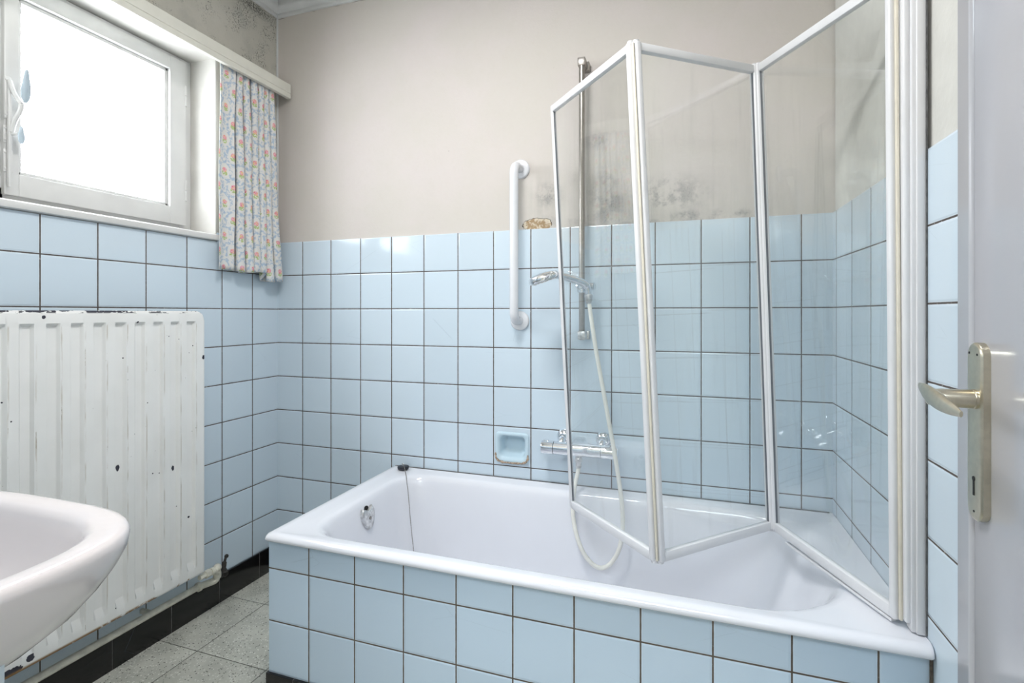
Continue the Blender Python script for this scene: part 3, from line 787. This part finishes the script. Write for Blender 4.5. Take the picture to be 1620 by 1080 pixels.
# ------------------------------------------------------------------ shower rail, hand shower, hose, mixer
RAIL = thing('shower_rail', (1.418, 0, 1.2), 'tall dull chrome shower riser rail on the back wall', 'shower rail')
bx = 1.418
bm = NB(); tube(bm, [(bx, .05, 1.195), (bx, .05, 2.205)], .0105, 18); obj('rail_tube', bm, 'dullchrome', RAIL)
for z, y0 in ((2.196, -G), (1.211, 0)):
    bm = NB(); box(bm, bx-.011, bx+.021, y0, .02, z-.016, z+.016, .002); box(bm, bx-.014, bx+.014, .018, .062, z-.015, z+.015, .003); obj('wall_bracket', bm, 'scalechrome' if z < 2 else 'dullchrome', RAIL)
bm = NB(); lathe(bm, (bx, .05, 1.365), (0, 0, 1), [(0, .014), (.003, .017), (.037, .017), (.04, .014)], 18)
lathe(bm, (bx, .05, 1.385), (1, .3, .05), [(0, .012), (.03, .012), (.034, .014), (.05, .013), (.052, .009)], 14)
lathe(bm, (bx-.002, .05, 1.385), (-.1, .9, .1), [(0, .012), (.028, .013), (.03, .010)], 14)
obj('slider_holder', bm, 'chrome', RAIL)

HS = thing('hand_shower', (1.42, .09, 1.36), 'chrome hand shower with a round head in the rail holder', 'hand shower')
hpts = spline([(1.4465, .076, 1.354), (1.4435, .079, 1.383), (1.426, .094, 1.399), (1.388, .136, 1.413), (1.352, .182, 1.421)], 6)
bm = NB(); tube(bm, hpts, [.0115]*7+[.0140]*(len(hpts)-12)+[.0125]*5, 16)
obj('handle', bm, 'chrome', HS, sharp=60)
hc = Vector((1.318, .212, 1.412)); hn = Vector((.30, -.12, -.93)).normalized()
bm = NB(); lathe(bm, hc-hn*.012, hn, [(-.004, .012), (0, .040), (.005, .050), (.012, .053), (.020, .053), (.024, .0505), (.025, .046)], 36); sh = obj('shower_head', bm, 'chrome', HS)
bm = NB(); lathe(bm, hc+hn*.0125, hn, [(0, .046), (.002, .045)], 32)
u_ = hn.orthogonal().normalized(); w_ = hn.cross(u_)
for r_, n_ in ((.012, 6), (.024, 12), (.037, 20)):
    for k in range(n_):
        a = 2*PI*k/n_; lathe(bm, hc+hn*.014+(u_*math.cos(a)+w_*math.sin(a))*r_, hn, [(0, .0022), (.003, .0014)], 6)
obj('spray_face', bm, 'scalechrome', sh)
bm = NB(); lathe(bm, (1.4462, .0762, 1.358), (.08, -.03, -1), [(0, .0115), (.004, .0145), (.014, .014), (.030, .011), (.034, .009)], 16); obj('hose_nut', bm, 'scalechrome', HS)

hose_px = [(1.4488, .075, 1.326), (1.456, .081, 1.280), (1.4785, .095, 1.148), (1.518, .11, .945), (1.553, .125, .76), (1.572, .135, .62), (1.566, .142, .52), (1.535, .145, .452), (1.492, .145, .430), (1.446, .140, .462), (1.414, .13, .525), (1.398, .115, .60), (1.398, .085, .67), (1.405, .064, .715), (1.408, .060, .735)]
bm = NB(); tube(bm, spline(hose_px, 10), .0073, 14)
tag(obj('shower_hose', bm, 'hose'), 'cream plastic shower hose looping down into the bath', 'hose')

MIX = thing('shower_mixer', (1.41, .06, .78), 'chrome bar thermostatic shower mixer on the back wall', 'shower mixer')
mz, my = .800, .062
bm = NB(); lathe(bm, (1.318, my, mz), (1, 0, 0), [(0, .0225), (.001, .0235), (.170, .0235), (.171, .0225)], 32); obj('mixer_body', bm, 'chrome', MIX)
bm = NB(); lathe(bm, (1.317, my, mz), (-1, 0, 0), [(0, .0235), (.001, .0245), (.040, .0245), (.044, .0235), (.046, .018), (.046, .006)], 32); box(bm, 1.277, 1.297, my-.006, my+.006, mz+.022, mz+.0275, .002); obj('temperature_knob', bm, 'chrome', MIX)
bm = NB(); lathe(bm, (1.490, my, mz), (1, 0, 0), [(0, .0235), (.001, .0245), (.052, .0245), (.057, .023), (.059, .017), (.059, .006)], 32); obj('flow_knob', bm, 'chrome', MIX)
for x in (1.3426, 1.4888):
    bm = NB(); lathe(bm, (x, .0003, .830), (0, 1, 0), [(0, .0285), (.004, .0285), (.012, .024), (.018, .016), (.019, .012)], 28); obj('wall_rosette', bm, 'chrome', MIX)
    bm = NB(); tube(bm, spline([(x, .012, .830), (x, .030, .829), (x-.001, .042, .822), (x-.002, .052, .808)], 5), .0125, 16)
    lathe(bm, (x, .018, .830), (0, 1, 0), [(0, .0155), (.002, .017), (.012, .017), (.014, .0155)], 6); obj('connector', bm, 'chrome', MIX)
bm = NB(); lathe(bm, (1.408, .061, .779), (0, 0, -1), [(0, .011), (.008, .011), (.010, .0125), (.022, .0125), (.024, .010), (.040, .0105), (.044, .008)], 16); obj('hose_outlet', bm, 'scalechrome', MIX)

# ------------------------------------------------------------------ folding shower screen
SCR = thing('shower_screen', (1.85, .5, .66), 'three panel folding glass bath screen in a white frame', 'shower screen')
Bp = [Vector(p) for p in ((1.413, .211, .650), (1.701, .528, .658), (2.011, .233, .668), (2.183, .635, .662))]
Tp = [Vector(p) for p in ((1.347, .212, 1.984), (1.640, .525, 1.993), (1.965, .250, 2.005), (2.177, .628, 1.998))]
H_ = .017
for i, (nm) in enumerate(('free', 'middle', 'wall')):
    b0, b1, t0, t1 = Bp[i], Bp[i+1], Tp[i], Tp[i+1]
    du = (b1-b0).normalized(); up0 = (t0-b0).normalized(); up1 = (t1-b1).normalized(); n = du.cross(up0).normalized()
    e0 = .0075 if i == 0 else .0115; e1 = .0115
    w0 = .014 if i == 0 else .017; w1 = .017
    bm = NB()
    bar(bm, b0+du*e0, t0+du*e0, du, w0, .016 if i == 0 else .022, .005, 3)
    bar(bm, b1-du*e1, t1-du*e1, du, w1, .022, .006, 3)
    q0 = e0+w0/2-.001; q1 = e1+w1/2-.001
    zb = .013; zt = .013
    bar(bm, b0+du*q0+up0*zb, b1-du*q1+up1*zb, up0, .024, .017, .003); bar(bm, t0+du*q0-up0*zt, t1-du*q1-up1*zt, up0, .022, .017, .003)
    # small grooves lip on the bottom rail
    bar(bm, b0+du*q0+up0*.004+n*.003, b1-du*q1+up1*.004+n*.003, up0, .008, .022, .002)
    fr = obj('folding_panel', bm, 'lacquer', SCR)
    bm = NB(); a0 = b0+du*q0+up0*.022; a1 = b1-du*q1+up1*.022; c1 = t1-du*q1-up1*.021; c0 = t0+du*q0-up0*.021
    loft(bm, [[p-n*.002 for p in (a0, a1, c1, c0)], [p+n*.002 for p in (a0, a1, c1, c0)]]); obj('glass_pane', bm, 'glass', fr, sharp=None)
    bm = NB(); g = .0014
    for p, q in ((a0, a1), (c0, c1), (a0, c0), (a1, c1)): bar(bm, p, q, n, .0062, .0022, 0)
    obj('glazing_gasket', bm, 'darkgasket', fr, sharp=None)
for i in (1, 2, 3):
    bm = NB(); bar(bm, Bp[i]+Vector((0, 0, .004)), Tp[i]-Vector((0, 0, .004)), (1, 0, 0), .0060, .010, .002)
    obj('hinge_strip', bm, 'seal', SCR)
    if i < 3:
        for q, s in ((Bp[i], -1), (Tp[i], 1)):
            ax = (Tp[i]-Bp[i]).normalized(); bm = NB()
            for k in (-1, 1):
                dd = (Bp[i-1]-Bp[i] if k < 0 else Bp[i+1]-Bp[i]).normalized()
                lathe(bm, q+dd*.010, ax*s, [(-.006, .0085), (.0035, .0085), (.0045, .006)], 12)
            bar(bm, q+(Bp[i-1]-Bp[i]).normalized()*.010+ax*s*.001, q+(Bp[i+1]-Bp[i]).normalized()*.010+ax*s*.001, ax, .005, .009, .001)
            obj('hinge_cap', bm, 'lacquer', SCR)
# fixed hinge stile and wall channel, upright
bm = NB(); zA, zB = .6545, 2.03
def vprof(x0, x1, y0, y1, z0=zA, z1=zB, bev=.003): box(bm, x0, x1, y0, y1, z0, z1, bev)
for k in range(1):
    bar(bm, (2.1925, .641, .668), (2.1885, .636, zB), (1, 0, 0), .014, .022, .005, 3)
vprof(2.194, 2.214, .630, .655); vprof(2.2015, W-.0006, .624, .660, bev=.002)
obj('wall_channel', bm, 'lacquer', SCR)
bm = NB(); bar(bm, (2.036, .292, .656), (2.176, .620, .656), (0, 0, 1), .006, .012, .001); obj('bottom_seal', bm, 'lacquer', SCR)
bm = NB(); box(bm, W-.003, W-.0006, .6603, .6625, .656, 2.0); obj('channel_caulk', bm, 'caulk', SCR)

# ------------------------------------------------------------------ door, opened against the right wall
DOOR = thing('door_1', (2.14, 1.79, FL), None, None); DOOR['kind'] = 'structure'
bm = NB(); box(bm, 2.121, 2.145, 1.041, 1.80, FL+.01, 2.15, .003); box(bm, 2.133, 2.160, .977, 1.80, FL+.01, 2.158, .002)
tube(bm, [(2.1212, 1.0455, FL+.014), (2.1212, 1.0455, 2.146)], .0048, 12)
obj('door_leaf', bm, 'shaded_door', DOOR)
obj('edge_seam', B(2.1318, 2.1336, 1.0285, 1.0400, FL+.02, 2.14), 'seal', DOOR)
bm = NB(); pts = []
def plate_ring(inset, x):
    r = []; cy, hw = 1.070, .0172-inset; zt, zb = 1.2535-inset, 1.028+inset; rr = hw
    for k in range(13): a = PI*k/12; r.append((x, cy-hw*math.cos(a), zt-rr+rr*math.sin(a)))
    for k in range(13): a = PI*k/12; r.append((x, cy+hw*math.cos(a), zb+rr-rr*math.sin(a)))
    return r
loft(bm, [plate_ring(0, 2.1212), plate_ring(0, 2.1135), plate_ring(.0015, 2.1118), plate_ring(.004, 2.1112)])
pl = obj('handle_plate', bm, 'brass', DOOR, sharp=40)
bm = NB(); 
for y, z in ((1.0595, 1.240), (1.0780, 1.2385), (1.0705, 1.040)): lathe(bm, (2.1112, y, z), (-1, 0, 0), [(0, .0016), (.0004, .0016)], 8)
box(bm, 2.1106, 2.1115, 1.0685, 1.0715, 1.060, 1.080); lathe(bm, (2.1113, 1.070, 1.081), (-1, 0, 0), [(0, .0032), (.0006, .0032)], 12)
obj('keyhole', bm, 'keyhole', pl)
bm = NB(); lathe(bm, (2.112, 1.072, 1.182), (-1, 0, 0), [(0, .0125), (.0035, .0125), (.004, .0118), (.034, .0118), (.044, .011), (.050, .009)], 20)
# grip: flattened oval turned towards the hinge side
rings = []
p0 = Vector((2.063, 1.046, 1.194)); p1 = Vector((2.061, 1.158, 1.176)); ax = (p1-p0).normalized(); sd = Vector((1, 0, 0)); sd = (sd-ax*sd.dot(ax)).normalized(); nn = ax.cross(sd)
for k in range(15):
    t = k/14; f = max(.12, math.sin(PI*(.02+.96*t)))**.55
    c = p0.lerp(p1, t)+sd*(-.004*math.sin(PI*t))
    rings.append([c+sd*(.0055*f*math.cos(a))+nn*(.0115*f*math.sin(a)) for a in [2*PI*q/20 for q in range(20)]])
loft(bm, rings)
obj('lever', bm, 'brass', DOOR, sharp=50)

# ------------------------------------------------------------------ wash basin on the doorway wall
BAS = thing('wash_basin', (.70, 1.55, .72), 'pale pink ceramic wash basin in the left foreground in front of the radiator', 'basin')
def basin_ring(s_in, z, yb, k=1.0, pw=2.6, yc=None):
    # half outline (front towards the back wall), mirrored about x=.70; s_in = inset
    cx = .70; out = []
    N = 24
    hw = (.314-s_in)*k; yf = 1.257+s_in*.9+(1-k)*.30; ys = 1.50
    for i in range(N+1):            # front curve from right side to left side
        a = PI*i/N
        c = math.cos(a); s = math.sin(a)
        x = cx+(hw-.018)*math.copysign(abs(c)**(2/3.7), c)
        y = ys-(ys-yf)*abs(s)**(2/3.0)*1.0
        out.append((x, y, z))
    # sides widening to the back
    out.append((cx-hw, 1.62, z)); out.append((cx-hw+.01, yb-.03, z)); out.append((cx-hw+.04, yb, z))
    out.append((cx+hw-.04, yb, z)); out.append((cx+hw-.01, yb-.03, z)); out.append((cx+hw, 1.62, z))
    return out
bm = NB(); rings = []
yb = NEAR-G-.001
for si, z, k in ((0, .755, .30), (0, .765, .42), (.0, .785, .55), (0, .815, .70), (0, .850, .83), (0, .880, .905), (0, .905, .955), (0, .922, .980), (0, .932, .992), (0, .945, .998), (.001, .953, 1.0), (.005, .958, 1.0), (.014, .960, 1.0), (.040, .9585, 1.0), (.048, .955, 1.0), (.055, .945, 1.0), (.061, .925, 1.0), (.075, .880, 1), (.10, .835, 1), (.14, .808, 1), (.20, .800, 1)):
    rings.append(basin_ring(si, z, yb if si < .03 else yb-.14-si*.4, k))
loft(bm, rings); obj('basin_bowl', bm, 'basin', BAS, sharp=75)
obj('support_panel', B(.50, .918, 1.446, NEAR-G-.002, FL+.002, .846, .002), 'support', BAS)

# ------------------------------------------------------------------ added ceiling lamp, out of view, housing for the room fill
ADDED_LAMP = thing('added_ceiling_lamp', (1.2, 1.12, CEIL), 'round flush lamp added out of view on the bathroom ceiling for the fill light', 'lamp')
bm = NB(); lathe(bm, (1.2, 1.12, CEIL-.0005), (0, 0, -1), [(0, .15), (.05, .15), (.055, .145), (.0555, .02)], 40); obj('added_lamp_base', bm, 'white_wood', ADDED_LAMP)
